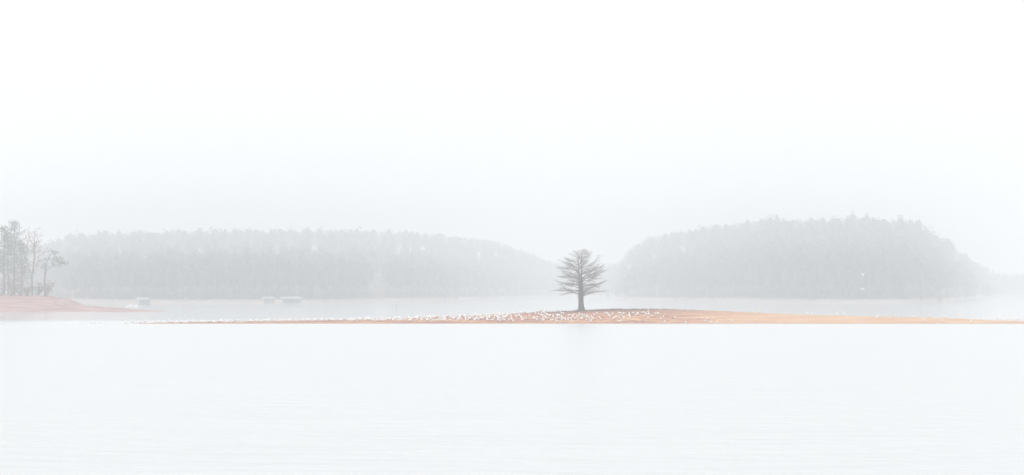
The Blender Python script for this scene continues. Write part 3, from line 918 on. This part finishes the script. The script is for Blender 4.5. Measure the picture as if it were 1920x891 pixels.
GM = [M['gull_white'], M['gull_grey'], M['gull_dark'], M['gull_leg']]
POSES = []
for p_ in ('alert', 'level', 'level', 'tucked', 'preen'):
    me = gull_mesh("gull", p_, random)
    for q in GM: me.materials.append(q)
    me.polygons.foreach_set("use_smooth", np.ones(len(me.polygons), bool))
    POSES.append(me)

spots = []    # (u, v at the feet)
def crop(x0, y0, s, pts, dy=1.2): return [(x0 + a / s, y0 + b / s + dy) for a, b in pts]
spots += crop(1000, 570, 12.8, [(135,265),(200,245),(265,230),(285,255),(330,265),(345,290),(400,285),(390,305),(180,295),(215,300),(285,310),(240,335),(310,355),(370,370),(215,385),(240,405),(95,340),(95,400),(15,345),(15,380),(50,250),(430,400),(465,410),(470,300),(485,340),(560,290),(580,310),(600,285),(625,300),(685,320),(695,345),(630,350),(560,375),(565,430),(700,370),(680,410),(765,390),(675,240),(725,250),(845,300),(865,280),(960,285),(935,315),(965,335),(905,365),(845,370),(830,415),(930,420),(1000,375),(1050,325),(1100,250),(1105,300),(1185,285),(1220,312),(1135,368),(1160,378),(1180,345),(1075,410),(1275,340),(1315,330),(1335,380),(1270,405),(1400,335),(1440,375),(1395,405),(1375,440),(1465,275),(1530,245),(1585,345),(1620,380),(1725,248),(1785,248),(1810,295),(1835,330),(1905,240),(1895,270),(1915,365),(130,195),(165,190),(200,190),(320,205),(345,170),(380,170),(565,175),(600,180),(650,190),(730,180),(830,185),(1000,175),(1050,160)])
spots += crop(1150, 570, 12.8, [(15,360),(60,335),(135,350),(240,325),(245,360),(180,290),(115,245),(170,240),(235,248),(265,250),(385,250),(385,280),(400,310),(400,360),(140,440),(468,240),(540,285),(585,245),(595,265),(683,230),(738,238),(760,292),(795,255),(830,205),(855,260),(930,310),(835,360),(1015,255),(1070,240),(1090,255)])
near_n = len(spots)
right_face = crop(1150, 570, 12.8, [(1232,275),(1205,330),(1158,375),(1228,450),(1478,348),(1735,458)]) + crop(1300, 570, 9.6, [(218,322),(248,280),(320,345),(430,340),(703,318)]) \
    + crop(1500, 580, 4.571, [(665,78),(1060,105),(1218,108),(1468,110),(1840,107)], 0.6)
right_crest = crop(1300, 570, 9.6, [(1160,150),(1195,152)]) + crop(1500, 580, 4.571, [(68,35),(105,45),(313,48),(378,45),(680,48),(808,55),(857,55),(975,65),(1108,67),(1243,68),(1372,65),(1548,77),(1640,80),(1690,80),(1725,80),(1770,82),(1815,82),(1850,84),(1870,84),(1900,84)], 1.5)
# the dense part of the flock, left of the tree: spaced at random over the upper slope
rg = np.random.default_rng(77)
dens = lerp_table([(170, .02), (230, .06), (290, .30), (340, .55), (480, .70), (600, .85), (760, 1.0), (880, 1.1), (960, .85), (1000, .45)])
low = lerp_table([(170, .9), (560, .62), (700, .42), (820, .28), (900, .20), (1000, .14)])     # how far down the slope the flock reaches
flock = []; u = 172.0
while u < 1000:
    rv = float(ridge_v(u)); fv = 607.0 - 0.6; lo = float(low(u))
    vmax = rv + (fv - rv) * (1 - lo)
    v = rv - 0.6 + (max(vmax, rv + 1.2) - rv + 0.6) * rg.random() ** 1.15
    flock.append((u + rg.normal(0, 1.0), v + 0.9))
    u += rg.exponential(1.0) / float(dens(u)) * 0.82
kept = []
for q in flock:
    if all((q[0] - a) ** 2 + 2.2 * (q[1] - b) ** 2 > 4.0 for a, b in kept[-14:]): kept.append(q)
flock = kept

GROUP = "gulls resting on the sandbar"
ORD = ["first", "second", "third", "fourth", "fifth", "sixth", "seventh", "eighth", "ninth", "tenth", "eleventh", "twelfth", "thirteenth", "fourteenth", "fifteenth",
       "sixteenth", "seventeenth", "eighteenth", "nineteenth", "twentieth", "twenty-first", "twenty-second", "twenty-third", "twenty-fourth"]
def put_gull(u, v, label, k=None):
    p = hit(u, v)
    o = bpy.data.objects.new("gull", POSES[rg.integers(len(POSES)) if k is None else k])
    scene.collection.objects.link(o)
    o.location = (p.x, p.y, p.z - 0.005)
    o.rotation_euler = (0, 0, rg.choice([-1.0, 1.0]) * math.pi / 2 + rg.normal(0, 0.75))
    s = rg.uniform(1.2, 1.42); o.scale = (s, s, s)
    tag(o, label, "gull", GROUP)
    return o
for u, v in spots:
    rv = float(ridge_v(u))
    if u < 1079:
        lab = "white gull on the crest just left of the bare tree" if v < rv + 2.0 else "white gull on the reddish slope just left of the bare tree"
    elif u < 1122: lab = "white gull on the slope directly below the bare tree"
    else: lab = "white gull in the loose group on the slope right of the bare tree"
    put_gull(u, v, lab)
for i, (u, v) in enumerate(sorted(right_face)):
    put_gull(u, v, "white gull alone on the open right slope, %s counting rightward past the loose group" % ORD[i])
for i, (u, v) in enumerate(sorted(right_crest)):
    put_gull(u, v, "white gull on the bare right crest of the sandbar, %s counting from the tree" % ORD[i])
n_left = 300 - len(spots) - len(right_face) - len(right_crest) - 2
flock.sort(key=lambda q: -q[0])
near_flock, far_flock = flock[:n_left], flock[n_left:]
for u, v in near_flock:
    rv = float(ridge_v(u))
    if u > 880: lab = "white gull in the densest part of the flock, midway left of the tree" if v > rv + 1.8 else "white gull on the crest line of the flock's densest part"
    else: lab = "white gull in the long crowded row left of the flock's densest part"
    put_gull(u, v, lab)
# the rest of the flock, past three hundred, as one mass
def rest_of_flock():
    vs_, fs_, ms_ = [], [], []; o = 0
    for u, v in far_flock:
        me = POSES[rg.integers(len(POSES))]
        p = hit(u, v); s = rg.uniform(1.2, 1.42); a = rg.choice([-1.0, 1.0]) * math.pi / 2 + rg.normal(0, .75); co, si = math.cos(a) * s, math.sin(a) * s
        for w in me.vertices: vs_.append((w.co.x * co - w.co.y * si + p.x, w.co.x * si + w.co.y * co + p.y, w.co.z * s + p.z - .005))
        for f in me.polygons: fs_.append(tuple(o + i for i in f.vertices)); ms_.append(f.material_index)
        o += len(me.vertices)
    if not vs_: return
    me = bpy.data.meshes.new("gull_flock"); me.from_pydata(vs_, [], fs_)
    ob = link("gull_flock", me, GM, smooth=True)
    me.polygons.foreach_set("material_index", np.array(ms_, np.int32)); me.update()
    tag(ob, "far gulls lining the thin left tail of the sandbar", "gulls", kind="stuff")
rest_of_flock()

def flying_gull(u, v, d, label, rz, up):
    t = empty("flying_gull", P(u, v, d)); t.rotation_euler = (0, R(8), rz); t.scale = (1.15,) * 3
    tag(t, label, "gull", "gulls in flight")
    m = MB(); m.tube([(-.27, 0, .0), (-.20, 0, .0), (-.08, 0, 0), (.06, 0, 0), (.16, 0, .01), (.21, 0, .02), (.25, 0, .02), (.275, 0, .018)], [.012, .04, .07, .078, .055, .045, .036, .012], 8)
    m.box((-.29, 0, 0), (.12, .13, .012))
    m.build("body", M['gull_white'], t, True)
    m = MB(); m.tube([(.27, 0, .017), (.33, 0, .008)], [.011, .004], 4); m.build("bill", M['gull_leg'], t)
    for s in (-1, 1):
        m = MB(); pr = [(.0, .10, -.10, .0), (.25, .13, -.06, .25 * up), (.48, .10, -.05, .40 * up), (.68, .0, -.07, .42 * up), (.82, -.12, -.15, .38 * up)]
        for th in (.012, -.012):
            for yy, f_, b_, z_ in pr:
                m.v += [Vector((f_, s * (.05 + yy), z_ + .03 + th)), Vector((b_, s * (.05 + yy), z_ + .03 + th * .3))]
        n = len(pr)
        for i in range(n - 1):
            a = 2 * i
            m.f += [(a, a + 1, a + 3, a + 2), (2 * n + a, 2 * n + a + 2, 2 * n + a + 3, 2 * n + a + 1), (a, a + 2, 2 * n + a + 2, 2 * n + a), (a + 1, 2 * n + a + 1, 2 * n + a + 3, a + 3)]
            m.m += [0 if i < 3 else 1] * 4
        m.build("wing", [M['gull_white'], M['gull_grey']], t)
flying_gull(1618, 516, 390, "upper of the two gulls flying before the right-hand woods", R(25), 1.0)
flying_gull(1617.5, 543, 400, "lower of the two gulls flying before the right-hand woods", R(200), 0.55)

lump(1261, 597.5, "clay_lump", "dark reddish clay lump on the slope right of the tree", .75, .3, 5)

# ------------------------------------------------------------------ the fog
def haze():
    m = bpy.data.materials.new("haze_air"); m.use_nodes = True
    nt = m.node_tree
    for n in list(nt.nodes): nt.nodes.remove(n)
    out = nt.nodes.new("ShaderNodeOutputMaterial"); pv = nt.nodes.new("ShaderNodeVolumePrincipled")
    pv.inputs["Color"].default_value = (0.955, 0.975, 1.0, 1)
    pv.inputs["Density"].default_value = HAZE_DENSITY
    pv.inputs["Anisotropy"].default_value = 0.0
    nt.links.new(pv.outputs["Volume"], out.inputs["Volume"])
    b = MB(); z0, z1 = -4.2, 100.0
    b.box((0, 0, (z0 + z1) / 2), (4360, 4360, z1 - z0))
    o = b.build("haze", m)
    tag(o, "white fog over the whole lake", "fog", kind="stuff")
haze()
